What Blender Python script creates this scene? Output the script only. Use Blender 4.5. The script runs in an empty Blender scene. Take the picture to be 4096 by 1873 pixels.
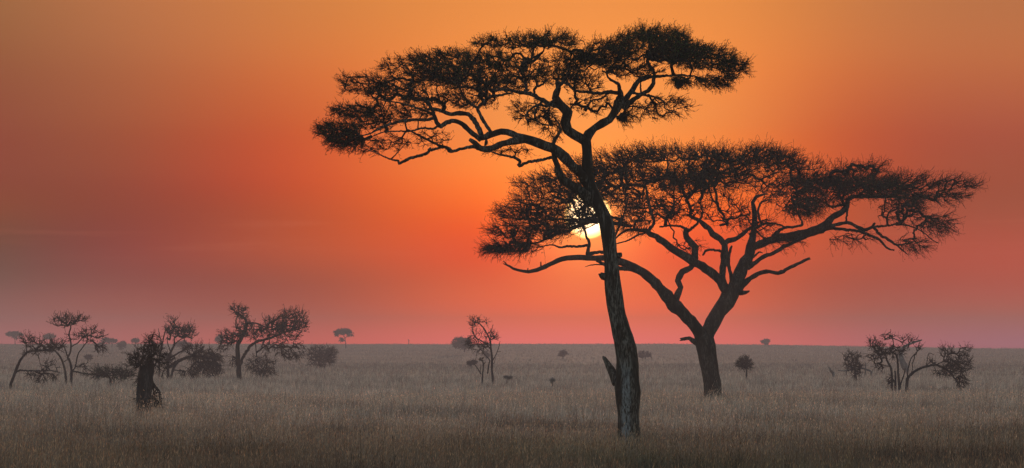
import bpy, math, random
import numpy as np
from mathutils import Vector, noise as mnoise

SC = bpy.context.scene
COL = SC.collection
RNG = np.random.default_rng(11)
random.seed(11)

# ------------------------------------------------------------------ camera
HFOV = math.radians(12.0)
F = 2048.0 / math.tan(HFOV / 2)            # focal length in photo pixels
EYE = 1390.0                               # photo row of eye level
CAMZ = 3.5
PITCH = math.atan((EYE - 936.5) / F)
cd = bpy.data.cameras.new('camera')
cam = bpy.data.objects.new('camera', cd)
COL.objects.link(cam)
cam.location = (0, 0, CAMZ)
cam.rotation_euler = (math.pi / 2 + PITCH, 0, 0)
cd.sensor_fit = 'HORIZONTAL'
cd.angle = HFOV
cd.clip_start = 0.5
cd.clip_end = 20000
SC.camera = cam

SC.view_settings.view_transform = 'Standard'
SC.view_settings.look = 'None'
SC.view_settings.exposure = 0.0
SC.view_settings.gamma = 1.0
SC.cycles.max_bounces = 6
SC.cycles.diffuse_bounces = 3
SC.cycles.transmission_bounces = 3
SC.cycles.volume_bounces = 0
SC.cycles.use_denoising = True
SC.cycles.denoiser = 'OPENIMAGEDENOISE'
SC.cycles.denoising_input_passes = 'RGB_ALBEDO_NORMAL'
SC.cycles.denoising_prefilter = 'ACCURATE'
SC.render.filter_size = 1.2


def px(x, y, d):
    """the point at depth d (metres along +Y) that the photo pixel (x, y) looks at"""
    u = (x - 2048.0) / F
    v = (936.5 - y) / F
    ry = math.cos(PITCH) - v * math.sin(PITCH)
    rz = math.sin(PITCH) + v * math.cos(PITCH)
    return np.array((u * d / ry, d, CAMZ + rz * d / ry))


def pxa(x, y, d):
    u = (np.asarray(x, float) - 2048.0) / F
    v = (936.5 - np.asarray(y, float)) / F
    ry = math.cos(PITCH) - v * math.sin(PITCH)
    rz = math.sin(PITCH) + v * math.cos(PITCH)
    d = np.asarray(d, float)
    return np.stack((u * d / ry, d + 0 * ry, CAMZ + rz * d / ry), -1)


# ------------------------------------------------------------------ sky
SUN_AZ = (2352 - 2048) / F
SUN_EL = (EYE - 862) / F
SUN_DIR = Vector((math.sin(SUN_AZ) * math.cos(SUN_EL), math.cos(SUN_AZ) * math.cos(SUN_EL), math.sin(SUN_EL)))


def s2l(c):
    return [((v / 255.0) / 12.92 if v / 255.0 <= 0.04045 else (((v / 255.0) + 0.055) / 1.055) ** 2.4) for v in c]


ROWS = [0, 250, 500, 700, 850, 1000, 1150, 1270, 1360]      # photo rows of the sky stops
#SKYTAB
SKY = [  # four profiles (linear), from the bearing of the sun outwards
    [(0.9829,0.3231,0.0670),(1.1206,0.3663,0.0715),(1.1584,0.4037,0.0802),(1.4418,0.3548,0.0397),(1.4923,0.1845,0.0040),(1.2962,0.0875,0.0040),(1.5119,0.1572,0.0040),(1.9897,0.2022,0.0040),(2.0779,0.2713,0.1930)],
    [(0.7156,0.2285,0.0469),(0.7719,0.1719,0.0321),(0.7471,0.0782,0.0114),(0.7407,0.0519,0.0046),(0.6029,0.0778,0.0040),(0.6188,0.0994,0.0040),(0.3807,0.0527,0.0040),(0.5958,0.0582,0.0040),(1.0953,0.0965,0.0412)],
    [(0.5298,0.1715,0.0675),(0.4310,0.1397,0.0554),(0.3428,0.1034,0.0379),(0.2649,0.0679,0.0299),(0.2347,0.0294,0.0247),(0.2641,0.0170,0.0292),(0.3778,0.0444,0.0354),(0.5962,0.0898,0.0608),(0.8104,0.1514,0.1372)],
    [(0.2256,0.1131,0.0354),(0.2358,0.0685,0.0262),(0.2583,0.0410,0.0280),(0.2809,0.0452,0.0224),(0.2539,0.0759,0.0146),(0.1017,0.0851,0.0298),(0.1101,0.1015,0.0680),(0.2911,0.1285,0.1160),(0.5153,0.1739,0.1848)],
    [(0.5243,0.1749,0.0604),(0.5562,0.1529,0.0523),(0.4603,0.0955,0.0437),(0.4096,0.0825,0.0375),(0.4299,0.0816,0.0363),(0.5631,0.0817,0.0381),(0.5872,0.0795,0.0366),(0.6494,0.1134,0.0765),(0.6642,0.1700,0.2335)],
]
#ENDSKYTAB

world = bpy.data.worlds.new('World')
SC.world = world
world.use_nodes = True
nt = world.node_tree
for n in list(nt.nodes):
    nt.nodes.remove(n)


def N(t, kind, **kw):
    n = t.nodes.new(kind)
    for k, v in kw.items():
        setattr(n, k, v)
    return n


def MATH(t, op, a, b=None, c=None, clamp=False):
    n = t.nodes.new('ShaderNodeMath')
    n.operation = op
    n.use_clamp = clamp
    for i, v in enumerate((a, b, c)):
        if v is None:
            continue
        if isinstance(v, (int, float)):
            n.inputs[i].default_value = v
        else:
            t.links.new(v, n.inputs[i])
    return n.outputs[0]


def MIX(t, f, a, b, blend='MIX'):
    n = t.nodes.new('ShaderNodeMix')
    n.data_type = 'RGBA'
    n.blend_type = blend
    n.clamp_factor = True
    for sock, v in ((n.inputs['Factor'], f), (n.inputs[6], a), (n.inputs[7], b)):
        if isinstance(v, (int, float)):
            sock.default_value = v
        elif isinstance(v, (tuple, list)):
            sock.default_value = (*v[:3], 1.0)
        else:
            t.links.new(v, sock)
    return n.outputs[2]


def MAPR(t, v, a, b, c=0.0, d=1.0, interp='SMOOTHSTEP'):
    n = t.nodes.new('ShaderNodeMapRange')
    n.interpolation_type = interp
    n.clamp = True
    t.links.new(v, n.inputs[0])
    for i, q in enumerate((a, b, c, d)):
        n.inputs[i + 1].default_value = q
    return n.outputs[0]


tc = N(nt, 'ShaderNodeTexCoord')
nrm = N(nt, 'ShaderNodeVectorMath', operation='NORMALIZE')
nt.links.new(tc.outputs['Generated'], nrm.inputs[0])
sep = N(nt, 'ShaderNodeSeparateXYZ')
nt.links.new(nrm.outputs[0], sep.inputs[0])
az = MATH(nt, 'ARCTAN2', sep.outputs[0], sep.outputs[1])
el = MATH(nt, 'ARCSINE', sep.outputs[2])
row = MATH(nt, 'MULTIPLY_ADD', el, -F, EYE)                 # elevation in units of 1/F rad
off = MATH(nt, 'ABSOLUTE', MATH(nt, 'SUBTRACT', az, SUN_AZ + 20 / F))
off = MATH(nt, 'SUBTRACT', MATH(nt, 'SQRT', MATH(nt, 'MULTIPLY_ADD', off, off, (320 / F) ** 2)), 320 / F)   # rounded at the sun's bearing
dist = MATH(nt, 'MULTIPLY', off, F)
wr = N(nt, 'ShaderNodeValToRGB')
wr.color_ramp.interpolation = 'B_SPLINE'
cr = wr.color_ramp
while len(cr.elements) < 4:
    cr.elements.new(0.5)
for e, p, c in zip(cr.elements, (0.0, 0.31, 0.65, 1.0), ((1, 0, 0), (0, 1, 0), (0, 0, 1), (0, 0, 0))):
    e.position = p
    e.color = (*c, 1)
nt.links.new(MATH(nt, 'MULTIPLY_ADD', dist, 1 / 2450.0, 0.0, clamp=True), wr.inputs[0])
ws = N(nt, 'ShaderNodeSeparateColor')
nt.links.new(wr.outputs[0], ws.inputs[0])
w0, w1, w2 = ws.outputs
w3 = MATH(nt, 'SUBTRACT', 1.0, MATH(nt, 'ADD', MATH(nt, 'ADD', w0, w1), w2), clamp=True)
rowf = MATH(nt, 'MULTIPLY_ADD', row, 1 / 1400.0, 0.0, clamp=True)
acc = None
for prof, w in zip(SKY, (w0, w1, w2, w3)):
    r = N(nt, 'ShaderNodeValToRGB')
    r.color_ramp.interpolation = 'CARDINAL'
    while len(r.color_ramp.elements) < len(ROWS):
        r.color_ramp.elements.new(0.5)
    for e, y, c in zip(r.color_ramp.elements, ROWS, prof):
        e.position = y / 1400.0
        e.color = (*[v / 4 for v in c], 1)          # a ramp cannot hold more than 1
    nt.links.new(rowf, r.inputs[0])
    m = N(nt, 'ShaderNodeVectorMath', operation='SCALE')
    nt.links.new(r.outputs[0], m.inputs[0])
    nt.links.new(MATH(nt, 'MULTIPLY', w, 4.0), m.inputs['Scale'])
    if acc is None:
        acc = m.outputs[0]
    else:
        a = N(nt, 'ShaderNodeVectorMath', operation='ADD')
        nt.links.new(acc, a.inputs[0])
        nt.links.new(m.outputs[0], a.inputs[1])
        acc = a.outputs[0]
r = N(nt, 'ShaderNodeValToRGB')                             # the sky north of the sun has its own profile
r.color_ramp.interpolation = 'CARDINAL'
while len(r.color_ramp.elements) < len(ROWS):
    r.color_ramp.elements.new(0.5)
for e, y, c in zip(r.color_ramp.elements, ROWS, SKY[4]):
    e.position = y / 1400.0
    e.color = (*[v / 4 for v in c], 1)
nt.links.new(rowf, r.inputs[0])
m = N(nt, 'ShaderNodeVectorMath', operation='SCALE')
nt.links.new(r.outputs[0], m.inputs[0])
m.inputs['Scale'].default_value = 4.0
acc = MIX(nt, MAPR(nt, az, 750 / F, 2150 / F), acc, m.outputs[0])
# thin cloud streaks, low and left of the sun
cmb = N(nt, 'ShaderNodeCombineXYZ')
nt.links.new(MATH(nt, 'MULTIPLY', az, 9.0), cmb.inputs[0])
nt.links.new(MATH(nt, 'MULTIPLY', el, 160.0), cmb.inputs[1])
cn = N(nt, 'ShaderNodeTexNoise')
cn.inputs['Scale'].default_value = 3.0
cn.inputs['Detail'].default_value = 5.0
nt.links.new(cmb.outputs[0], cn.inputs['Vector'])
band = MATH(nt, 'MULTIPLY', MAPR(nt, row, 840, 900), MAPR(nt, row, 1080, 960))
streak = MATH(nt, 'MULTIPLY', MAPR(nt, cn.outputs[0], 0.5, 0.72), band)
acc = MIX(nt, MATH(nt, 'MULTIPLY', streak, 0.06), acc, (0.9, 0.28, 0.16))
# halo and disc of the sun
dx = MATH(nt, 'SUBTRACT', az, SUN_AZ)
dy = MATH(nt, 'SUBTRACT', el, SUN_EL)
rr = MATH(nt, 'MULTIPLY', MATH(nt, 'SQRT', MATH(nt, 'ADD', MATH(nt, 'MULTIPLY', dx, dx), MATH(nt, 'MULTIPLY', dy, dy))), F)
halo = MATH(nt, 'POWER', MAPR(nt, rr, 560, 60, 0, 1, 'LINEAR'), 2.6)
acc = MIX(nt, MATH(nt, 'MULTIPLY', halo, 0.9), acc, (1.7, 0.52, 0.10))
# dusk dome beyond the glow
nish = N(nt, 'ShaderNodeTexSky', sky_type='NISHITA')
nish.sun_disc = False
nish.sun_elevation = SUN_EL
nish.sun_rotation = SUN_AZ
nish.dust_density = 3.0
dome = N(nt, 'ShaderNodeVectorMath', operation='SCALE')
nt.links.new(nish.outputs[0], dome.inputs[0])
dome.inputs['Scale'].default_value = 0.55
toward = MATH(nt, 'MULTIPLY', MAPR(nt, MATH(nt, 'ABSOLUTE', az), 0.75, 0.2), MAPR(nt, el, 0.30, 0.09))
acc = MIX(nt, toward, dome.outputs[0], acc)
disc = MAPR(nt, rr, 98, 88)
core = MAPR(nt, rr, 92, 60)
acc = MIX(nt, disc, acc, MIX(nt, core, (2.6, 1.35, 0.36), (5.0, 3.2, 1.7)))
bg = N(nt, 'ShaderNodeBackground')
bg.inputs['Strength'].default_value = 1.0
nt.links.new(acc, bg.inputs['Color'])
wo = N(nt, 'ShaderNodeOutputWorld')
nt.links.new(bg.outputs[0], wo.inputs['Surface'])
world.cycles.sampling_method = 'MANUAL'
world.cycles.sample_map_resolution = 2048

# ------------------------------------------------------------------ sun
ld = bpy.data.lights.new('sun', 'SUN')
ld.energy = 0.8
ld.angle = math.radians(0.53)
ld.color = (1.0, 0.58, 0.40)
sun = bpy.data.objects.new('sun', ld)
COL.objects.link(sun)
sun.location = (60, 900, 60)
sun.rotation_mode = 'QUATERNION'
sun.rotation_quaternion = SUN_DIR.to_track_quat('Z', 'Y')


# ------------------------------------------------------------------ materials
def new_mat(name):
    m = bpy.data.materials.new(name)
    m.use_nodes = True
    t = m.node_tree
    b = t.nodes['Principled BSDF']
    b.inputs['Specular IOR Level'].default_value = 0.15
    b.inputs['Roughness'].default_value = 0.9
    return m, t, b


def bark_mat(name, dark, light, amount, scale=1.0, stripped=None):
    m, t, b = new_mat(name)
    c = N(t, 'ShaderNodeTexCoord')
    mp = N(t, 'ShaderNodeMapping')
    mp.inputs['Scale'].default_value = (9 * scale, 9 * scale, 1.6 * scale)
    t.links.new(c.outputs['Object'], mp.inputs[0])
    n1 = N(t, 'ShaderNodeTexNoise')
    n1.inputs['Scale'].default_value = 2.2
    n1.inputs['Detail'].default_value = 8
    n1.inputs['Roughness'].default_value = 0.72
    t.links.new(mp.outputs[0], n1.inputs['Vector'])
    n2 = N(t, 'ShaderNodeTexNoise')
    n2.inputs['Scale'].default_value = 0.35
    n2.inputs['Detail'].default_value = 3
    t.links.new(mp.outputs[0], n2.inputs['Vector'])
    f = MATH(t, 'MULTIPLY', MAPR(t, n1.outputs[0], 0.44, 0.62), MAPR(t, n2.outputs[0], 0.36, 0.62))
    f = MATH(t, 'MULTIPLY', f, amount)
    cc = MIX(t, f, dark, light)
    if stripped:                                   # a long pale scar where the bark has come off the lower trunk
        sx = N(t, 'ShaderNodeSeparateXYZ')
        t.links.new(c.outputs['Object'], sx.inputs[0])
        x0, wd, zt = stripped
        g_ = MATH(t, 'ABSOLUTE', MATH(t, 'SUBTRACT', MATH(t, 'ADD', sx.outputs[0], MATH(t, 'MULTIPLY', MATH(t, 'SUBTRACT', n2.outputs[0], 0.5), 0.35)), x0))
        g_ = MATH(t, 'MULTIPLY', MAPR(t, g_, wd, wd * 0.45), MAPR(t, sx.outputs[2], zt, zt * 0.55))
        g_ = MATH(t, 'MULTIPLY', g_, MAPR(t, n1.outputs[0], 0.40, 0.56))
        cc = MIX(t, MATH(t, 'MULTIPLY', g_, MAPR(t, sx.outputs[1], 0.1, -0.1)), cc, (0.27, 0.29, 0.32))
    t.links.new(cc, b.inputs['Base Color'])
    bp = N(t, 'ShaderNodeBump')
    bp.inputs['Strength'].default_value = 0.8
    bp.inputs['Distance'].default_value = 0.04
    t.links.new(n1.outputs[0], bp.inputs['Height'])
    t.links.new(bp.outputs[0], b.inputs['Normal'])
    return m


def plain_mat(name, col, var=0.35, scale=3.0, translucent=0.0):
    m, t, b = new_mat(name)
    c = N(t, 'ShaderNodeTexCoord')
    n1 = N(t, 'ShaderNodeTexNoise')
    n1.inputs['Scale'].default_value = scale
    n1.inputs['Detail'].default_value = 4
    t.links.new(c.outputs['Object'], n1.inputs['Vector'])
    lo = [v * (1 - var) for v in col]
    hi = [v * (1 + var) for v in col]
    cc = MIX(t, MAPR(t, n1.outputs[0], 0.3, 0.7), lo, hi)
    t.links.new(cc, b.inputs['Base Color'])
    if translucent:
        tr = N(t, 'ShaderNodeBsdfTranslucent')
        t.links.new(cc, tr.inputs[0])
        mx = N(t, 'ShaderNodeMixShader')
        mx.inputs[0].default_value = translucent
        t.links.new(b.outputs[0], mx.inputs[1])
        t.links.new(tr.outputs[0], mx.inputs[2])
        t.links.new(mx.outputs[0], t.nodes['Material Output'].inputs['Surface'])
    return m


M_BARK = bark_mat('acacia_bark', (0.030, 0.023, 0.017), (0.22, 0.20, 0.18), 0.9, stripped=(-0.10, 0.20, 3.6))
M_BARK2 = bark_mat('brown_bark', (0.030, 0.022, 0.016), (0.16, 0.14, 0.12), 0.8)
M_DARK = bark_mat('dark_bark', (0.022, 0.02, 0.018), (0.16, 0.15, 0.15), 0.5)
M_PALE = bark_mat('weathered_wood', (0.12, 0.11, 0.11), (0.34, 0.32, 0.31), 0.9)
M_TWIG = plain_mat('twig', (0.018, 0.014, 0.009), 0.3)
M_LEAF = plain_mat('acacia_leaf', (0.048, 0.076, 0.017), 0.4, 0.8, 0.2)
M_LEAF2 = plain_mat('dry_leaf', (0.045, 0.045, 0.032), 0.3, 0.8, 0.15)
M_GREY = plain_mat('grey_twig', (0.21, 0.195, 0.18), 0.3)
M_GREEN = plain_mat('green_leaf', (0.06, 0.085, 0.045), 0.3, 0.8, 0.2)
M_NEST = plain_mat('nest_straw', (0.04, 0.032, 0.02), 0.3, 12)
M_BIRD = plain_mat('bird_feather', (0.03, 0.025, 0.022), 0.2, 30)

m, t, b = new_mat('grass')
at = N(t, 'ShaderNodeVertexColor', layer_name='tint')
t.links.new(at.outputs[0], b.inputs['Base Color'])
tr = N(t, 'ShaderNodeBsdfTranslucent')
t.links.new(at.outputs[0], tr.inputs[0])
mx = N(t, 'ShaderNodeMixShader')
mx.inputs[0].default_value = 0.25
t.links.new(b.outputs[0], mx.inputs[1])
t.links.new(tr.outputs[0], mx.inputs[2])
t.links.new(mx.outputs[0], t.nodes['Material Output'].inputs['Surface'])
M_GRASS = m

m, t, b = new_mat('dry_ground')
c = N(t, 'ShaderNodeTexCoord')
mp = N(t, 'ShaderNodeMapping')
mp.inputs['Scale'].default_value = (0.02, 0.012, 0.0)
t.links.new(c.outputs['Object'], mp.inputs[0])
n1 = N(t, 'ShaderNodeTexNoise')
n1.inputs['Scale'].default_value = 1.0
n1.inputs['Detail'].default_value = 6
n1.inputs['Roughness'].default_value = 0.65
t.links.new(mp.outputs[0], n1.inputs['Vector'])
n2 = N(t, 'ShaderNodeTexNoise')
n2.inputs['Scale'].default_value = 0.9
n2.inputs['Detail'].default_value = 5
t.links.new(c.outputs['Object'], n2.inputs['Vector'])
cc = MIX(t, MAPR(t, n1.outputs[0], 0.35, 0.65), (0.15, 0.125, 0.10), (0.25, 0.21, 0.165))
cc = MIX(t, MATH(t, 'MULTIPLY', MAPR(t, n2.outputs[0], 0.35, 0.65), 0.5), cc, (0.13, 0.11, 0.09))
t.links.new(cc, b.inputs['Base Color'])
M_GROUND = m


# ------------------------------------------------------------------ object helpers
def tag(o, label=None, cat=None, group=None, kind=None):
    if label:
        o['label'] = label
    if cat:
        o['category'] = cat
    if group:
        o['group'] = group
    if kind:
        o['kind'] = kind
    return o


def empty(name, loc, label, cat, group=None):
    o = bpy.data.objects.new(name, None)
    COL.objects.link(o)
    o.location = loc
    o.empty_display_size = 0.3
    return tag(o, label, cat, group)


class Mesh:
    """collects vertices and polygons (numpy) for ONE mesh object"""
    def __init__(self):
        self.v, self.q, self.t, self.n = [], [], [], 0
        self.qm, self.tm = [], []
        self.col = []

    def add(self, v, q=None, t=None, mat=0, col=None):
        v = np.asarray(v, float).reshape(-1, 3)
        if q is not None and len(q):
            q = np.asarray(q, np.int64).reshape(-1, 4)
            self.q.append(q + self.n)
            self.qm.append(np.full(len(q), mat))
        if t is not None and len(t):
            t = np.asarray(t, np.int64).reshape(-1, 3)
            self.t.append(t + self.n)
            self.tm.append(np.full(len(t), mat))
        self.v.append(v)
        if col is not None:
            self.col.append(col)
        self.n += len(v)

    def segs(self, p0, p1, r0, r1, sides=3, mat=0):
        p0, p1 = np.asarray(p0, float), np.asarray(p1, float)
        if not len(p0):
            return
        d = p1 - p0
        L = np.linalg.norm(d, axis=1, keepdims=True)
        d = d / np.maximum(L, 1e-9)
        ref = np.where(np.abs(d[:, 2:3]) > 0.9, np.array([[1.0, 0, 0]]), np.array([[0, 0, 1.0]]))
        u = np.cross(d, ref)
        u /= np.maximum(np.linalg.norm(u, axis=1, keepdims=True), 1e-9)
        w = np.cross(d, u)
        a = np.arange(sides) * 2 * math.pi / sides
        ring = u[:, None, :] * np.cos(a)[None, :, None] + w[:, None, :] * np.sin(a)[None, :, None]
        r0 = np.broadcast_to(np.asarray(r0, float), (len(p0),))
        r1 = np.broadcast_to(np.asarray(r1, float), (len(p0),))
        A = p0[:, None] + ring * r0[:, None, None]
        B = p1[:, None] + ring * r1[:, None, None]
        V = np.concatenate((A, B), 1).reshape(-1, 3)
        k = np.arange(sides)
        f = np.stack((k, (k + 1) % sides, (k + 1) % sides + sides, k + sides), 1)
        Q = (np.arange(len(p0)) * 2 * sides)[:, None, None] + f[None]
        self.add(V, q=Q.reshape(-1, 4), mat=mat)

    def tube(self, P, R, sides=8, rough=0.0, seed=0, mat=0, cap=True, flute=0.0, jag=0.0):
        P, R = np.asarray(P, float), np.asarray(R, float)
        n = len(P)
        T = np.gradient(P, axis=0)
        T /= np.maximum(np.linalg.norm(T, axis=1, keepdims=True), 1e-9)
        u = np.cross(T[0], (0, 1, 0.13))
        u /= np.linalg.norm(u)
        V = []
        for i in range(n):
            u = u - T[i] * np.dot(u, T[i])
            u /= max(np.linalg.norm(u), 1e-9)
            w = np.cross(T[i], u)
            for k in range(sides):
                a = 2 * math.pi * k / sides
                dirv = u * math.cos(a) + w * math.sin(a)
                r = R[i]
                if rough:
                    q = Vector(P[i] + dirv * r) * (0.55 / max(R.mean(), 1e-3))
                    q.z *= 0.5
                    r *= 1 + rough * mnoise.noise(q + Vector((seed * 7.3, seed, 0))) * 1.6
                    r *= 1 + rough * 0.5 * mnoise.noise(q * 2.7 + Vector((seed, 0, 3)))
                if flute:
                    r *= 1 + flute * mnoise.noise(Vector((math.cos(a) * 2.4, math.sin(a) * 2.4, P[i][2] * 0.25 + seed)))
                V.append(P[i] + dirv * r)
        V = np.array(V)
        if jag:
            for k in range(sides):
                V[(n - 1) * sides + k] += T[-1] * jag * random.uniform(-0.3, 1.0)
        Q = []
        for i in range(n - 1):
            for k in range(sides):
                k2 = (k + 1) % sides
                Q.append((i * sides + k, i * sides + k2, (i + 1) * sides + k2, (i + 1) * sides + k))
        self.add(V, q=Q, mat=mat)
        if cap:
            c = P[-1] - T[-1] * 0.0
            base = self.n - len(V)
            self.v.append(c[None])
            tri = [((n - 1) * sides + k + base, (n - 1) * sides + (k + 1) % sides + base, self.n) for k in range(sides)]
            self.t.append(np.array(tri))
            self.tm.append(np.full(len(tri), mat))
            self.n += 1

    def build(self, name, mats, parent=None, origin=(0, 0, 0), smooth=False):
        V = np.concatenate(self.v) - np.asarray(origin)
        me = bpy.data.meshes.new(name)
        me.vertices.add(len(V))
        me.vertices.foreach_set('co', V.astype(np.float32).ravel())
        Q = np.concatenate(self.q) if self.q else np.zeros((0, 4), np.int64)
        T = np.concatenate(self.t) if self.t else np.zeros((0, 3), np.int64)
        me.loops.add(Q.size + T.size)
        me.loops.foreach_set('vertex_index', np.concatenate((Q.ravel(), T.ravel())).astype(np.int32))
        me.polygons.add(len(Q) + len(T))
        ls = np.concatenate((np.arange(len(Q)) * 4, Q.size + np.arange(len(T)) * 3))
        me.polygons.foreach_set('loop_start', ls.astype(np.int32))
        mi = np.concatenate([*self.qm, *self.tm]) if (self.qm or self.tm) else np.zeros(0)
        me.polygons.foreach_set('material_index', mi.astype(np.int32))
        if smooth:
            me.polygons.foreach_set('use_smooth', np.ones(len(Q) + len(T), bool))
        if self.col:
            ca = me.color_attributes.new('tint', 'FLOAT_COLOR', 'POINT')
            ca.data.foreach_set('color', np.concatenate(self.col).astype(np.float32).ravel())
        for mm in (mats if isinstance(mats, (list, tuple)) else [mats]):
            me.materials.append(mm)
        me.update(calc_edges=True)
        me.validate()
        o = bpy.data.objects.new(name, me)
        COL.objects.link(o)
        if parent:
            o.parent = parent
        else:
            o.location = origin
        return o


def catmull(P, step):
    """resample a polyline (any columns) with a Catmull-Rom spline, about `step` apart in the first two columns"""
    P = np.asarray(P, float)
    if len(P) < 3:
        n = max(2, int(np.linalg.norm(P[-1, :2] - P[0, :2]) / step) + 1)
        return P[0] + (P[-1] - P[0]) * np.linspace(0, 1, n)[:, None]
    Q = np.vstack((2 * P[0] - P[1], P, 2 * P[-1] - P[-2]))
    out = []
    for i in range(1, len(Q) - 2):
        n = max(1, int(np.linalg.norm(Q[i + 1, :2] - Q[i, :2]) / step))
        for s in np.arange(n) / n:
            a, b_, c_, d_ = Q[i - 1], Q[i], Q[i + 1], Q[i + 2]
            out.append(0.5 * (2 * b_ + (c_ - a) * s + (2 * a - 5 * b_ + 4 * c_ - d_) * s * s + (3 * b_ - a - 3 * c_ + d_) * s ** 3))
    out.append(Q[-2])
    return np.array(out)


# ------------------------------------------------------------------ terrain
def terrain(x, y):
    x, y = np.asarray(x, float), np.asarray(y, float)
    s = np.clip((y - 880) / (2000 - 880), 0, 1)
    s = s * s * (1.35 - 0.35 * s)
    h = 4.85 * s
    q = np.clip((x - 70) / 150, 0, 1)
    h = h - 1.9 * q * q * (3 - 2 * q) * np.clip((y - 1000) / 900, 0, 1)
    fall = np.clip((y - 2020) / 800, 0, 1)
    h = h - 3.0 * fall * fall
    h = h + 0.05 * np.sin(x * 0.035 + 0.7) * np.clip((y - 1500) / 500, 0, 1) + 0.04 * np.sin(x * 0.11 + y * 0.004) * np.clip((y - 1500) / 500, 0, 1)
    h = h + 0.05 * np.sin(x * 0.09 + 1.3) * np.sin(y * 0.06) * np.clip((900 - y) / 500, 0, 1)
    return h


ys = np.concatenate((np.arange(-40, 900, 12.0), np.arange(900, 2100, 15.0), np.arange(2100, 2320, 25.0)))
xs = np.arange(-420, 421, 10.0)
X, Y = np.meshgrid(xs, ys)
Z = terrain(X, Y)
nx, ny = len(xs), len(ys)
ii = np.arange((ny - 1) * nx).reshape(ny - 1, nx)[:, :-1].ravel()
g = Mesh()
g.add(np.stack((X, Y, Z), -1), q=np.stack((ii, ii + 1, ii + nx + 1, ii + nx), 1))
tag(g.build('ground', M_GROUND, smooth=True), kind='structure')


# ------------------------------------------------------------------ trees
def flat_dist(y):
    """how far the flat plain is where the grass tops reach photo row y"""
    return 3.0 * F / (y - EYE)


def ground_dist(x, y):
    """how far away the ground is that shows at photo pixel (x, y); the skyline if the row lies above it"""
    d = np.arange(200, 1985, 5.0)
    r = EYE - (terrain((x - 2048) / F * d, d) + 0.45 - CAMZ) * F / d
    k = np.nonzero(r <= y)[0]
    return float(d[k[0]]) if len(k) else 1960.0


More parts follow.
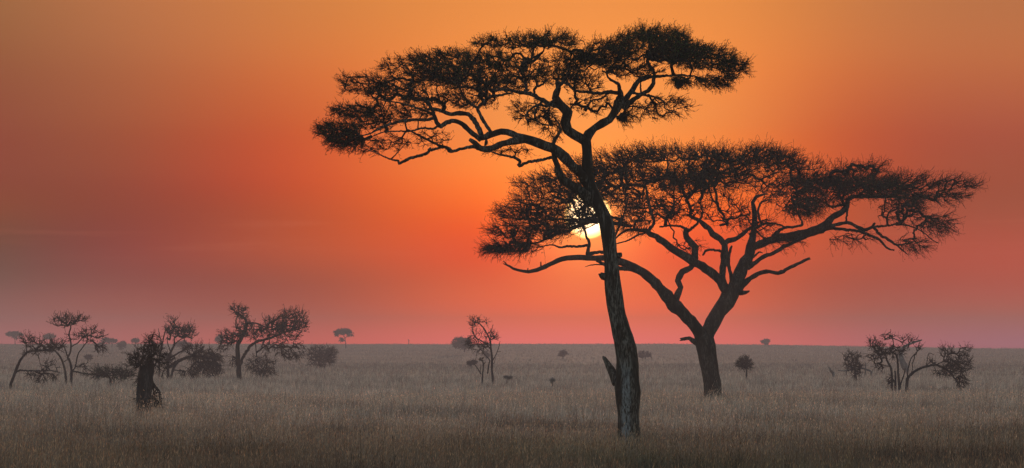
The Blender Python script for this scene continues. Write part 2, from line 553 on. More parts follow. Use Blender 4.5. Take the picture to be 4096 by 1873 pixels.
class Tree:
    def __init__(self, name, label, cat, dist, base, seed, group=None, twig_mat=M_TWIG, leaf_mat=M_LEAF, bark=M_BARK, sink=True):
        self.rng = np.random.default_rng(seed)
        self.seed = seed
        self.d = dist
        self.m = dist / F                       # metres per photo pixel
        self.bark, self.twig_mat, self.leaf_mat = bark, twig_mat, leaf_mat
        b_ = px(base[0], base[1], dist)
        b_[2] = float(terrain(b_[0], b_[1])) - 0.15
        self.base = b_
        self.root = empty(name, b_, label, cat, group)
        self.nodes, self.nr = [], []            # limb samples (x px, y px, depth) and radius (px)
        self.attr = []

    def nearest(self, x, y):
        if not self.nodes:
            return 0.0, None
        A = np.concatenate(self.nodes)
        k = np.argmin((A[:, 0] - x) ** 2 + (A[:, 1] - y) ** 2)
        return A[k, 2], A[k]

    def limb(self, pts, w, name='limb', dz=None, ground=False, sides=10, rough=0.12, step=None, flute=0.0, jag=0.0, label=None, mat=None, mesh=None, start=None):
        """pts photo pixels; w = list of widths in photo pixels (spread along pts); dz = depth change in metres to the tip"""
        pts = np.asarray(pts, float)
        w = np.interp(np.linspace(0, 1, len(pts)), np.linspace(0, 1, len(w)), w)
        d0 = self.nearest(*pts[0])[0] if start is None else start
        L = np.linalg.norm(np.diff(pts, axis=0), axis=1).sum()
        if dz is None:
            dz = 0 if ground else self.rng.uniform(0.25, 0.5) * L * self.m * self.rng.choice([-1, 1])
        s = np.concatenate(([0], np.cumsum(np.linalg.norm(np.diff(pts, axis=0), axis=1)))) / max(L, 1e-6)
        arr = np.column_stack((pts, w, d0 + dz * s))
        step = step or max(4.0, float(np.mean(w)) * 0.6)
        S = catmull(arr, step)
        if not ground and len(S) > 4:            # knobbly, never ruler-straight
            j = self.rng.normal(0, 1, (len(S), 2)) * np.minimum(S[:, 2:3] * 0.10, 1.0)
            j[0] = 0
            S[:, :2] += j
            S[:, 2] *= 1 + self.rng.normal(0, 0.06, len(S))
        P3 = pxa(S[:, 0], S[:, 1], self.d + S[:, 3])
        R = S[:, 2] * self.m * 0.5
        if ground:
            foot = P3[0].copy()
            foot[2] = float(terrain(foot[0], foot[1])) - 0.3
            P3 = np.vstack((foot, P3))
            R = np.concatenate(([R[0] * 1.06], R))
        M_ = mesh or Mesh()
        M_.tube(P3, R, sides, rough, self.seed + len(self.nodes), flute=flute, jag=jag)
        self.nodes.append(S[:, [0, 1, 3]])
        self.nr.append(S[:, 2])
        if mesh is None:
            o = M_.build(name, mat or self.bark, self.root, self.base, smooth=True)
            if label:
                o['label'] = label
            return o

    def pad(self, cx, cy, rx, ry, n, leaf=1.0, up=0.3, dc=None, half=None, spread=0.7, kind='disc'):
        """n branch ends inside a foliage pad; dc = its depth off the trunk (m)"""
        r = self.rng
        k = np.arange(n)
        a = k * 2.39996 + r.uniform(0, 6.28) + r.normal(0, 0.25, n)      # even cover, jittered
        q = np.sqrt(np.clip((k + r.uniform(0, 1, n)) / n, 0, 1)) * r.uniform(0.9, 1.06, n)
        x = cx + rx * q * np.cos(a)
        y = cy + ry * q * np.sin(a)
        if dc is None:
            dc = r.uniform(-1, 1) * (half if half is not None else rx * self.m)
        z = dc + r.normal(0, spread * 0.6 * rx * self.m, n)
        self.attr.append(np.column_stack((x, y, z, np.full(n, leaf), np.full(n, up))))

    def crown(self, bf=0.25, tip=1.3, expo=0.42, twigs=5, tlen=34, tw=2.2, leaves=10, lsize=4.0, wig=0.10, step=16, name='crown', maxw=14, sparse_nodes=0.35, out=0.5):
        r = self.rng
        m = self.m
        L = np.concatenate(self.nodes)
        P = pxa(L[:, 0], L[:, 1], self.d + L[:, 2])
        lim = np.concatenate(self.nr) * m * 0.5
        A = np.concatenate(self.attr)
        Q = pxa(A[:, 0], A[:, 1], self.d + A[:, 2])
        nL = len(P)
        M_ = len(Q)
        # thin ends of limbs are the better places to grow from
        pl = np.linalg.norm(P - P[0], axis=1) * bf * 0.6
        best = np.full(M_, 1e9)
        par = np.zeros(M_, int)
        for i in range(0, M_, 256):
            D = np.linalg.norm(Q[i:i + 256, None] - P[None], axis=2) + pl[None] + (lim[None] * 3)
            par[i:i + 256] = D.argmin(1)
            best[i:i + 256] = D.min(1)
        nodes = list(P)
        plen = list(pl)
        parent = [-1] * nL
        alive = np.ones(M_, bool)
        tips = []
        ends = np.zeros(M_, int)
        for _ in range(M_):
            c = np.where(alive, best, 1e9)
            i = int(c.argmin())
            alive[i] = False
            p = par[i]
            p0 = nodes[p]
            vec = Q[i] - p0
            dl = float(np.linalg.norm(vec))
            k = max(1, int(dl / (step * m)))
            prev = p
            side = r.normal(0, 1, 3)
            side -= vec * np.dot(side, vec) / max(dl * dl, 1e-9)
            amp = wig * dl
            new = []
            for j in range(1, k + 1):
                s = j / k
                q = p0 + vec * s
                if j < k:
                    q = q + side * amp * math.sin(math.pi * s) + r.normal(0, 0.22 * step * m, 3)
                nodes.append(q)
                plen.append(plen[p] + dl * s * bf)
                parent.append(prev)
                prev = len(nodes) - 1
                new.append(prev)
            ends[i] = prev
            if alive.any():
                for b_ in new:
                    dd = np.linalg.norm(Q - nodes[b_], axis=1) + plen[b_]
                    imp = dd < best
                    best[imp] = dd[imp]
                    par[imp] = b_
        nodes = np.array(nodes)
        parent = np.array(parent)
        nN = len(nodes)
        cnt = np.zeros(nN)
        cnt[ends] += 1
        for k in range(nN - 1, nL - 1, -1):
            if parent[k] >= 0:
                cnt[parent[k]] += cnt[k]
        rad = np.minimum(tip * np.maximum(cnt, 1) ** expo, maxw) * 0.5 * m
        idx = np.arange(nL, nN)
        pi = parent[idx]
        rp = np.where(pi >= nL, rad[pi], np.minimum(rad[idx] * 1.25, 1e9))
        C = Mesh()
        big = rad[idx] > 2.2 * m * 0.5 * 1.5
        C.segs(nodes[pi][big], nodes[idx][big], rp[big], rad[idx][big], 6)
        C.segs(nodes[pi][~big], nodes[idx][~big], rp[~big], rad[idx][~big], 3)
        # twigs at the ends and along the thin branches
        pos = [nodes[ends]]
        lf = [A[:, 3]]
        up = [A[:, 4]]
        dr = [nodes[ends] - nodes[parent[ends]]]
        thin = idx[(cnt[idx] < 6) & (r.uniform(0, 1, len(idx)) < sparse_nodes)]
        if len(thin):
            # take leaf amount from the nearest branch end
            near = np.array([np.argmin(((Q - nodes[t_]) ** 2).sum(1)) for t_ in thin])
            pos.append(nodes[thin])
            lf.append(A[near, 3] * 0.7)
            up.append(A[near, 4])
            dr.append(nodes[thin] - nodes[parent[thin]])
        pos, lf, up, dr = np.concatenate(pos), np.concatenate(lf), np.concatenate(up), np.concatenate(dr)
        dr = dr / np.maximum(np.linalg.norm(dr, axis=1, keepdims=True), 1e-9)
        cen = Q.mean(0)
        o = pos - cen
        o[:, 2] *= 0.3
        o /= np.maximum(np.linalg.norm(o, axis=1, keepdims=True), 1e-9)
        pos = np.repeat(pos, twigs, 0)
        lf = np.repeat(lf, twigs)
        up = np.repeat(up, twigs)
        dr = np.repeat(dr, twigs, 0)
        o = np.repeat(o, twigs, 0)
        K = len(pos)
        d = dr * 0.5 + o * out + np.array((0, 0, 1.0)) * up[:, None] + r.normal(0, 0.42, (K, 3)) * np.array((1, 1, 0.8))
        d /= np.linalg.norm(d, axis=1, keepdims=True)
        seglen = tlen * m / 3 * r.uniform(0.5, 1.4, K)
        p = pos.copy()
        P0, P1, R0, R1, LV, LL = [], [], [], [], [], []
        for s in range(3):
            d = d + r.normal(0, 0.28, (K, 3)) + np.array((0, 0, 0.10)) * np.sign(up)[:, None]
            d /= np.linalg.norm(d, axis=1, keepdims=True)
            q = p + d * seglen[:, None]
            P0.append(p)
            P1.append(q)
            R0.append(np.full(K, tw * 0.5 * m * (1 - 0.22 * s)))
            R1.append(np.full(K, tw * 0.5 * m * (1 - 0.22 * (s + 1))))
            LV.append((p + q) / 2)
            LL.append(lf)
            sp = r.uniform(0, 1, K) < 0.6        # side spur
            dv = d[sp] * 0.5 + r.normal(0, 0.6, (sp.sum(), 3)) + np.array((0, 0, 0.3)) * up[sp][:, None]
            dv /= np.linalg.norm(dv, axis=1, keepdims=True)
            e = q[sp] + dv * (seglen[sp] * r.uniform(0.4, 1.0, sp.sum()))[:, None]
            P0.append(q[sp])
            P1.append(e)
            R0.append(np.full(sp.sum(), tw * 0.36 * m))
            R1.append(np.full(sp.sum(), tw * 0.25 * m))
            LV.append((q[sp] + e) / 2)
            LL.append(lf[sp])
            p = q
        C.segs(np.concatenate(P0), np.concatenate(P1), np.concatenate(R0), np.concatenate(R1), 3)
        # leaves: many small faces around the twigs
        LV, LL = np.concatenate(LV), np.concatenate(LL)
        n = r.poisson(np.maximum(LL, 0) * leaves / 5.0)
        LV = np.repeat(LV, n, 0)
        if len(LV):
            LV = LV + r.normal(0, tlen * m * 0.14, LV.shape) * np.array((1.2, 1.2, 0.7))
            a = r.normal(0, 1, LV.shape)
            a /= np.linalg.norm(a, axis=1, keepdims=True)
            b_ = np.cross(a, r.normal(0, 1, LV.shape))
            b_ /= np.linalg.norm(b_, axis=1, keepdims=True)
            sz = (lsize * m * r.uniform(0.5, 1.3, len(LV)))[:, None]
            V = np.stack((LV - a * sz * 0.6, LV + b_ * sz * 0.42, LV + a * sz * 0.6, LV - b_ * sz * 0.42), 1)
            C.add(V.reshape(-1, 3), q=np.arange(len(LV) * 4).reshape(-1, 4), mat=1)
        return C.build(name, [self.twig_mat, self.leaf_mat], self.root, self.base)


# ---- the tall acacia in front of the sun -------------------------------------------------
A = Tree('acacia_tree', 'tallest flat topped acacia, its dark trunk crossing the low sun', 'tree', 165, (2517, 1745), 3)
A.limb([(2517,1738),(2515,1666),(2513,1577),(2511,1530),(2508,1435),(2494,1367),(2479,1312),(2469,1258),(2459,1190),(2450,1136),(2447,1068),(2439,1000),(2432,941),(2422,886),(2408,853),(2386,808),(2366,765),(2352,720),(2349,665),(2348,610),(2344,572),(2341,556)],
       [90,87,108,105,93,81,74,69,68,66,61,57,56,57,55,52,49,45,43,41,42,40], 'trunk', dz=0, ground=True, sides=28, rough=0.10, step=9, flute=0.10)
A.limb([(2470,1530),(2456,1500),(2443,1476),(2430,1452),(2419,1431)], [46,30,17], 'branch_stub', dz=0.5, sides=9, rough=0.25, jag=0.10)
A.limb([(2426,1106),(2412,1104),(2403,1098)], [34,30,16], 'branch_stub', dz=-0.2, sides=9, rough=0.35, jag=0.05)
A.limb([(2462,1024),(2476,1020),(2486,1018)], [24,20,15], 'branch_stub', dz=-0.1, sides=8, rough=0.3, jag=0.03)
# right fork
A.limb([(2341,575),(2345,556),(2353,538),(2376,513),(2409,494),(2437,478),(2453,458),(2468,431),(2476,408)], [40,37,35,34,37,42], dz=0.9, rough=0.10, sides=12)
A.limb([(2476,425),(2486,414),(2519,376),(2541,342),(2558,320),(2597,303)], [36,24,20,14], dz=0.8)
A.limb([(2470,410),(2482,385),(2478,359),(2475,337),(2453,326),(2431,309),(2426,293),(2409,285)], [30,16,9,7], dz=-1.2)
A.limb([(2474,372),(2437,367),(2398,373),(2337,367),(2304,365),(2277,342),(2249,329)], [17,13,11,9], dz=-0.9)
A.limb([(2492,432),(2508,420),(2552,387),(2591,364),(2610,342),(2617,300),(2613,282)], [24,19,16,11], dz=-0.7)
A.limb([(2556,325),(2597,309),(2630,307),(2707,301),(2762,304),(2800,310)], [15,13,9,5], dz=1.2)
A.limb([(2530,372),(2586,381),(2630,392),(2657,409),(2663,436),(2707,447)], [10,9,6,4], dz=-1.0)
A.limb([(2564,372),(2561,331)], [8,6], dz=0.2)
A.limb([(2437,367),(2420,385),(2395,398),(2368,402),(2352,425),(2340,440)], [9,7,4], dz=0.8)
# middle limb
A.limb([(2341,570),(2326,555),(2296,540),(2272,522),(2262,490),(2268,450),(2240,420),(2222,392),(2231,352),(2230,326)], [36,38,38,36,38,38,30,24,20], dz=-0.8, sides=12)
A.limb([(2245,428),(2215,420),(2172,403),(2133,381),(2105,373),(2061,367),(2022,359),(1975,362)], [24,18,17,13,9], dz=1.4)
A.limb([(2136,382),(2140,353),(2171,337),(2188,318)], [12,10,7], dz=-0.6)
A.limb([(2105,373),(2106,351),(2094,326),(2077,312),(2080,285),(2110,270)], [14,11,7,5], dz=0.9)
A.limb([(2230,395),(2205,410),(2190,425),(2155,420),(2118,440),(2104,470),(2112,485)], [12,10,8,6], dz=-1.2)
A.limb([(2231,345),(2255,325),(2272,290),(2280,255),(2300,225)], [18,12,8,5], dz=-0.8)
A.limb([(2170,403),(2150,430),(2140,470),(2165,495),(2210,502)], [10,8,5], dz=0.7)
# the great limb to the left
A.limb([(2352,740),(2325,699),(2291,666),(2258,632),(2231,602),(2181,583),(2126,563),(2085,553)], [42,41,40,38,34], dz=-1.6, sides=12)
A.limb([(2094,558),(2044,567),(1995,580),(1962,596),(1923,594),(1901,574),(1879,558)], [30,24,23,25,20,14], dz=-0.7)
A.limb([(2094,556),(2050,536),(2006,527),(1973,536),(1945,547),(1918,556)], [27,26,26,21], dz=0.9)
A.limb([(1918,594),(1890,587),(1846,596),(1801,607),(1785,591),(1752,580),(1697,552),(1653,530),(1630,519)], [17,12,11,9,6], dz=-1.0)
A.limb([(1806,603),(1779,588),(1724,602),(1719,594),(1708,613),(1664,627),(1630,638),(1597,655),(1592,644),(1564,638),(1531,624),(1487,605),(1448,594)], [11,11,12,12,9,5,3], dz=1.0)
A.limb([(1566,636),(1575,627),(1608,591),(1636,558)], [7,4,3], dz=0.5)
A.limb([(1923,560),(1901,541),(1873,519),(1851,497),(1818,486),(1785,491),(1763,505),(1746,489),(1735,458),(1724,431),(1713,403)], [22,20,20,19,17,15,12], dz=-1.1)
A.limb([(1930,548),(1912,508),(1895,480),(1873,458),(1840,453),(1801,458),(1774,447),(1741,436),(1712,438)], [20,19,18,16,12], dz=1.1)
A.limb([(1968,535),(1945,502),(1923,464),(1912,431),(1934,409),(1961,387),(2000,381),(2050,372)], [15,14,13,11,8], dz=1.2)
A.limb([(1746,478),(1735,475),(1697,480),(1652,480),(1608,486),(1559,497),(1509,519),(1476,536),(1420,548)], [13,12,11,8,4], dz=-1.3)
A.limb([(1765,500),(1730,515),(1686,513),(1641,525),(1586,525),(1531,530),(1487,547)], [10,8,6,4], dz=0.9)
A.limb([(1912,431),(1880,415),(1850,380),(1835,345),(1800,320)], [12,10,8,5], dz=-1.0)
A.limb([(1735,458),(1690,440),(1630,420),(1560,405),(1500,395)], [11,9,6,3], dz=1.0)
A.limb([(1724,431),(1690,395),(1640,350),(1590,320)], [11,9,6,4], dz=-0.8)
A.limb([(2209,630),(2159,641),(2115,649),(2087,660),(2073,662),(2080,648),(2065,635),(2032,624),(1988,616),(1949,602),(1905,599)], [13,12,14,11,7,4], dz=-0.6)
# limb that hangs beside the trunk and goes up through the fork
A.limb([(2372,815),(2345,786),(2319,765),(2280,737),(2247,715),(2231,682),(2225,649),(2214,621),(2214,577),(2231,544),(2242,522),(2236,495),(2205,458)], [46,42,36,33,28,22,19,15,13,9,5], dz=-1.2, sides=12)
H = 4.6
for cx, cy, rx, ry, n, lf, up in [
    (1930,300,250,46,130,1.3,.25),(1880,330,190,30,60,1.2,.2),(2050,158,165,28,80,1.1,.5),(2210,150,105,34,60,1.0,.6),(1810,225,115,40,75,1.1,.4),
    (1620,262,95,55,40,.5,.4),(1690,225,60,30,22,.5,.4),(1450,340,100,45,44,.35,.3),(1590,365,125,44,80,1.1,.2),(1420,445,90,28,55,.8,.15),(1360,520,90,34,75,.9,.05),
    (1390,560,80,32,70,1.0,-.2),(1600,450,130,45,60,.7,.2),(1500,490,90,35,45,.7,.1),(1850,400,165,34,70,.8,.2),(2130,445,85,48,36,.5,.2),(2180,300,100,38,52,.8,.3),
    (2285,290,45,38,36,1.1,-.1),(2300,235,80,42,62,1.1,.3),(2060,225,170,40,44,.5,.4),(2420,178,80,32,40,.6,.7),(2390,220,90,30,40,.8,.4),
    (2590,190,175,62,170,1.25,.35),(2620,130,130,34,70,1.0,.7),(2800,235,135,52,120,1.2,.3),(2710,190,110,45,70,1.1,.4),(2925,272,62,38,46,.8,.15),(2850,322,85,26,50,1.1,-.15),
    (2530,285,125,28,50,.6,.3),(2660,425,95,48,34,.4,.0),(2718,318,40,12,26,1.0,-.3),(2560,440,80,36,22,.4,.0),(2495,470,36,24,18,.7,-.2),(2350,415,90,52,26,.4,.1),(2210,505,52,45,20,.5,-.1),(2150,470,60,40,18,.5,.0),
    (1730,556,80,34,16,.3,.2),(1570,572,85,34,20,.3,.1),(2040,600,90,18,12,.3,.1),(1480,600,60,14,9,.2,.1),(2330,330,90,36,32,.6,.3),(2450,240,80,30,36,.8,.4),(1960,250,120,40,46,.9,.3),(2000,350,120,30,40,.7,.2),(1750,300,110,40,60,1.1,.3)]:
    hd = H * math.sqrt(max(0.1, 1 - ((cx - 2130) / 900) ** 2))
    n = int(n * 1.22)
    cy, ry, up = (cy + 16, ry * .85, up * .5) if up >= .4 else (cy, ry * .92, up * .6)
    k = max(1, n // 55)
    for j in range(k):
        A.pad(cx, cy, rx, ry, n // k, lf, up, half=hd)
A.crown(twigs=5, tlen=36, tw=2.2, leaves=5.0, lsize=3.6, bf=0.22, tip=1.9, out=0.8)

# ---- the broad forked acacia behind it -----------------------------------------------------
B = Tree('acacia_tree', 'broad acacia with a low forked trunk standing right of and behind the tallest acacia', 'tree', 300, (2849, 1584), 5, bark=M_BARK2, leaf_mat=M_LEAF)
B.limb([(2850,1580),(2848,1540),(2844,1510),(2839,1476),(2831,1421),(2824,1380),(2817,1350),(2812,1335)], [74,72,70,70,73,78,72,56], 'trunk', dz=0, ground=True, sides=24, rough=0.09, step=9, flute=0.08)
B.limb([(2812,1372),(2798,1336),(2776,1299),(2735,1258),(2694,1217),(2667,1183),(2626,1136),(2585,1102),(2538,1071),(2483,1048),(2424,1032),(2380,1033),(2347,1031),(2291,1031),(2247,1037),(2214,1052),(2181,1068),(2148,1081),(2115,1087),(2071,1081),(2038,1066),(2016,1056)],
       [56,52,50,49,52,46,40,37,34,28,24,22,21,21,19,18,17,15,13,11,8,4], dz=-4.0, sides=14, jag=0.06)
B.limb([(2560,1087),(2520,1078),(2470,1072),(2424,1060),(2385,1040)], [16,17,15,12], dz=-0.5)
B.limb([(2030,1062),(2022,1052),(2013,1043)], [6,5,2], 'branch_stub', dz=0.1)
B.limb([(2110,1084),(2112,1074)], [6,4], 'branch_stub', dz=0.1)
B.limb([(2205,1056),(2190,1058),(2166,1066),(2163,1050)], [10,8,5], 'branch_stub', dz=0.2, jag=0.05)
B.limb([(2420,1060),(2390,1058),(2360,1062),(2340,1068)], [7,5,4,2], 'branch_stub', dz=0.2)
B.limb([(2350,1033),(2350,1005),(2358,975),(2345,945),(2338,918),(2330,893)], [16,15,11,9,14], dz=0.6)
B.limb([(2350,980),(2319,986),(2269,985),(2242,990),(2203,980),(2150,990)], [12,10,9,6,3], dz=-0.8)
B.limb([(2352,1018),(2363,1013),(2407,1010),(2440,1006)], [16,14,12], dz=0.5)
B.limb([(2684,1212),(2706,1190),(2724,1150),(2711,1122),(2728,1088),(2762,1072),(2778,1050),(2780,1015),(2783,990),(2763,970),(2746,950),(2744,915)], [38,28,26,27,27,27,30,26,22], dz=1.5)
B.limb([(2820,1370),(2832,1330),(2852,1292),(2877,1251),(2905,1211),(2920,1177),(2922,1150)], [56,56,60,62,66,72], dz=0.8, sides=14)
B.limb([(2922,1175),(2891,1143),(2864,1109),(2823,1075),(2776,1048),(2735,1024),(2678,986),(2623,947),(2584,925),(2551,919),(2512,921),(2474,941),(2455,962)], [48,40,36,36,36,34,29,24,19,14,11,8,6], dz=-3.0, sides=12)
B.limb([(2600,932),(2584,932),(2551,941),(2512,962),(2468,975),(2440,985)], [9,8,6,3], dz=0.8)
B.limb([(2905,1160),(2889,1122),(2891,1085),(2897,1024),(2898,980),(2883,958),(2850,936),(2838,914),(2811,897),(2800,884),(2770,870)], [34,31,30,27,27,24,17,12], dz=1.5)
B.limb([(2896,990),(2906,968),(2938,958),(2971,936),(2993,919),(3020,905)], [22,20,17,13], dz=0.6)
B.limb([(2890,1006),(2844,999),(2824,1003),(2812,1020)], [10,10,8], 'dead_limb', dz=-0.5, jag=0.08)
B.limb([(2926,1125),(2923,1100),(2913,1052),(2919,1008),(2927,984)], [18,14,13,10], 'dead_limb', dz=-0.8, jag=0.08)
B.limb([(2935,1160),(2952,1112),(2971,1068),(2993,1024),(3004,986),(3010,952),(3018,886),(3015,831),(3010,809),(3026,787),(3059,776)], [58,52,48,44,38,30,21,19,17,13,9], dz=1.8, sides=12)
B.limb([(3000,1000),(3021,986),(3059,969),(3109,952),(3159,947),(3214,936),(3269,919),(3308,897),(3330,870),(3368,848),(3388,826),(3391,800),(3418,784),(3462,786),(3517,787),(3572,787),(3627,791),(3683,801)], [30,30,31,33,34,38,40,34,26,24,24,22,17,15,13,11,8,4], dz=2.6, sides=12)
B.limb([(2990,1075),(3015,1057),(3048,1030),(3092,1013),(3131,991),(3175,969),(3225,948)], [20,18,16,14,12], dz=-1.0)
B.limb([(3012,1030),(3036,1010),(3050,1012)], [9,7,4], dz=-0.3)
B.limb([(2960,1150),(2985,1127),(3021,1101),(3065,1085),(3114,1093),(3153,1074),(3197,1052),(3238,1034)], [26,21,19,17,16,14,13,12], 'dead_limb', dz=-2.0, jag=0.10)
B.limb([(3280,915),(3308,908),(3352,897),(3396,892),(3429,908),(3462,919),(3490,906),(3500,892)], [18,15,14,15,14,8], dz=-1.0)
B.limb([(3492,908),(3523,941),(3561,963),(3589,980),(3628,974),(3666,963)], [13,11,10,7,4], dz=-0.8)
B.limb([(3290,920),(3324,914),(3379,919),(3434,925),(3490,947),(3523,963),(3545,991),(3578,1002)], [16,13,12,11,9,6], dz=1.2)
B.limb([(3586,978),(3611,1002),(3633,1019)], [8,6,3], dz=0.4)
B.limb([(3494,908),(3550,903),(3594,897),(3650,908),(3694,930),(3727,958),(3754,974)], [10,8,6,5,3], dz=1.2)
B.limb([(3390,830),(3387,862),(3384,892)], [9,8,7], dz=-0.3)
B.limb([(2998,940),(3032,908),(3065,894),(3109,897),(3150,912)], [13,11,9,6], dz=-0.9)
B.limb([(3048,900),(3040,880),(3032,842),(3048,809),(3087,798)], [9,9,9,6], dz=0.7)
B.limb([(3090,945),(3131,914),(3175,908),(3208,897),(3197,864),(3181,831)], [15,11,10,7], dz=-1.0)
B.limb([(2590,930),(2607,905),(2617,886),(2603,845),(2595,809),(2588,770),(2584,743)], [14,13,12,10,7], dz=1.3)
B.limb([(2746,930),(2788,897),(2810,853),(2799,809)], [12,10,8,5], dz=-0.9)
B.limb([(2746,915),(2715,905),(2678,903),(2639,908)], [11,9,6], dz=1.0)
B.limb([(2330,895),(2280,919),(2209,941),(2159,969),(2110,975),(2071,982)], [13,10,7,4], dz=-1.2)
B.limb([(2330,892),(2291,881),(2209,876),(2150,885),(2110,880)], [12,9,6,3], dz=1.2)
B.limb([(2332,890),(2310,860),(2297,826),(2290,790)], [10,8,5], dz=0.8)
B.limb([(2322,897),(2350,886),(2380,881),(2430,885),(2463,895),(2530,905)], [20,26,24,16,10], dz=0.8)
B.limb([(2455,955),(2485,886),(2501,842),(2512,787)], [9,9,8,5], dz=-0.8)
B.limb([(2810,1378),(2782,1370),(2755,1353),(2725,1357)], [30,22,16,13], 'branch_stub', dz=-0.5, jag=0.1)
B.limb([(2940,1170),(2969,1170),(2996,1166)], [34,20,8], 'branch_stub', dz=-0.6, rough=0.3, jag=0.1)
H = 8.0
for cx, cy, rx, ry, n, lf, up in [
    (2190,742,130,32,50,.5,.2),(2180,795,130,32,55,.5,.15),(2120,850,140,36,75,.5,.1),(2130,925,170,42,110,.5,.05),(2060,990,110,26,70,.5,.0),(2230,690,80,30,24,.4,.4),(1990,1000,55,12,22,.4,.0),
    (2450,640,150,42,75,.6,.5),(2560,612,120,34,62,.6,.7),(2700,602,150,32,80,.7,.8),(2400,690,120,38,50,.5,.3),(2330,752,110,36,48,.6,.2),(2290,850,100,40,24,.3,.1),
    (2960,612,190,42,110,.7,.8),(2880,700,125,70,120,1.2,.3),(3080,630,120,48,70,.5,.7),(3190,650,90,28,26,.3,.8),(3260,705,110,38,70,1.0,.4),(3430,718,150,42,120,1.2,.4),(3430,660,130,24,36,.4,.9),(3640,715,125,38,62,.6,.5),
    (3820,740,95,26,30,.4,.3),(3750,785,120,22,34,.6,.0),(3620,795,90,36,46,.9,-.1),(3600,850,100,46,36,.4,-.1),(3740,895,75,40,44,.5,-.1),(3650,975,65,28,20,.4,-.2),
    (3210,835,75,34,55,1.2,.0),(3160,780,120,75,64,.5,.2),(2900,840,105,75,54,.5,.2),(3050,720,120,70,64,.6,.3),(2650,722,120,48,90,1.2,.3),(2760,745,100,48,76,1.1,.3),(2520,800,90,44,60,1.0,.2),(2620,835,115,52,64,.6,.1),(2530,890,80,36,44,.8,.0),
    (2790,680,110,60,80,.9,.4),(2720,830,90,60,44,.5,.1),(3010,900,80,40,20,.3,.0),(3300,790,90,50,36,.6,.1),(3520,760,120,36,70,1.0,.1),(3300,770,140,40,44,.6,.2),(2760,985,60,30,12,.2,-.1),(3400,950,90,20,14,.2,-.2),(3120,960,90,26,14,.2,-.2),(2450,740,90,50,44,.6,.2),(2330,790,90,30,34,.8,.1),(2370,862,40,10,12,1.2,.1),(2335,862,80,64,46,.35,.1),(2280,905,70,24,24,.5,.0),(2170,880,90,60,40,.4,.1),(2400,770,70,40,40,.8,.2),(2580,680,110,40,54,.7,.4)]:
    hd = H * math.sqrt(max(0.1, 1 - ((cx - 2880) / 1050) ** 2))
    n = int(n * 1.15)
    cy, ry, up = (cy + 20, ry * .85, up * .55) if up >= .4 else (cy, ry * .92, up * .6)
    k = max(1, n // 50)
    for j in range(k):
        B.pad(cx, cy, rx, ry, n // k, lf, up, half=hd)
B.crown(twigs=5, tlen=48, tw=1.9, leaves=2.4, lsize=3.6, bf=0.22, tip=2.0, sparse_nodes=0.25, out=1.0)


def far_pads(cx, cy, rx, ry, by, n, seed, tree):
    """an uneven low crown: a few lobes of different sizes, and for a bush some growth down to the grass"""
    r = np.random.default_rng(seed)
    out = []
    for k in range(5):
        a = r.uniform(-1, 1)
        s = r.uniform(.3, .55)
        out.append((cx + a * rx * .62, cy + ry * (r.uniform(-.45, .35) + .35 * a * a), rx * s, ry * s * r.uniform(.8, 1.1), max(6, n // 4), r.uniform(.7, 1.4), .2))
    if not tree:
        out.append((cx + r.uniform(-.3, .3) * rx, (cy + by) / 2 + ry * .2, rx * .55, max(2, (by - cy) * .45), max(6, n // 4), .8, .1))
    return out


# ---- smaller trees over the plain ------------------------------------------------------------
def small(name, label, cat, dist, base, seed, limbs, pads, group=None, bark=M_DARK, twig=M_TWIG, leaf=M_LEAF2, half=1.0, thin=0.5, **kw):
    T = Tree(name, label, cat, dist, base, seed, group, twig, leaf, bark)
    tm = Mesh()
    for k, (pts, w) in enumerate(limbs):
        gr = pts[0][1] > EYE + 20 and k == 0 or (len(pts) and pts[0][1] >= base[1] - 12 and k > 0)
        T.limb(pts, w, ground=gr, sides=8, rough=0.18, mesh=tm, step=4, dz=(0 if k == 0 else None), start=(0 if k == 0 or gr else None))
    tm.build('trunk', bark, T.root, T.base, smooth=True)
    for p in pads:
        cx, cy, rx, ry, n, lf, up = p
        T.pad(cx, cy, rx, ry, max(6, int(n * thin)), lf, up, half=half)
    opt = dict(twigs=3, tlen=26, tw=2.3, leaves=1.0, lsize=3.2, step=9, tip=2.1, maxw=7, sparse_nodes=0.45, wig=0.24, out=0.25)
    opt.update(kw)
    if pads:
        T.crown(**opt)
    return T


small('thorn_tree', 'leaning thorn tree at the far left, its trunk bent over into an arch', 'tree', 395, (43, 1538), 21,
      [([(43,1537),(51,1518),(59,1494),(69,1468),(81,1442),(95,1423),(107,1411),(124,1405),(143,1404),(166,1402),(190,1401),(209,1397)], [12,11,11,9,8,8,7,6]),
       ([(62,1492),(78,1482),(100,1482),(133,1484),(166,1484),(197,1482),(240,1490)], [8,7,7,6,3]),
       ([(200,1482),(195,1475),(176,1463),(162,1458),(157,1437)], [5,4,2]),
       ([(106,1411),(106,1395),(110,1380),(104,1372)], [4,3,2]),
       ([(190,1401),(170,1385),(140,1370),(112,1365)], [6,5,2])],
      [(150,1378,62,26,50,.6,.2),(115,1362,30,16,22,.4,.3),(195,1388,48,16,40,.9,.0),(165,1503,60,20,44,.5,-.2),(195,1470,40,20,14,.2,.2),(130,1410,50,8,10,.2,-.1)])
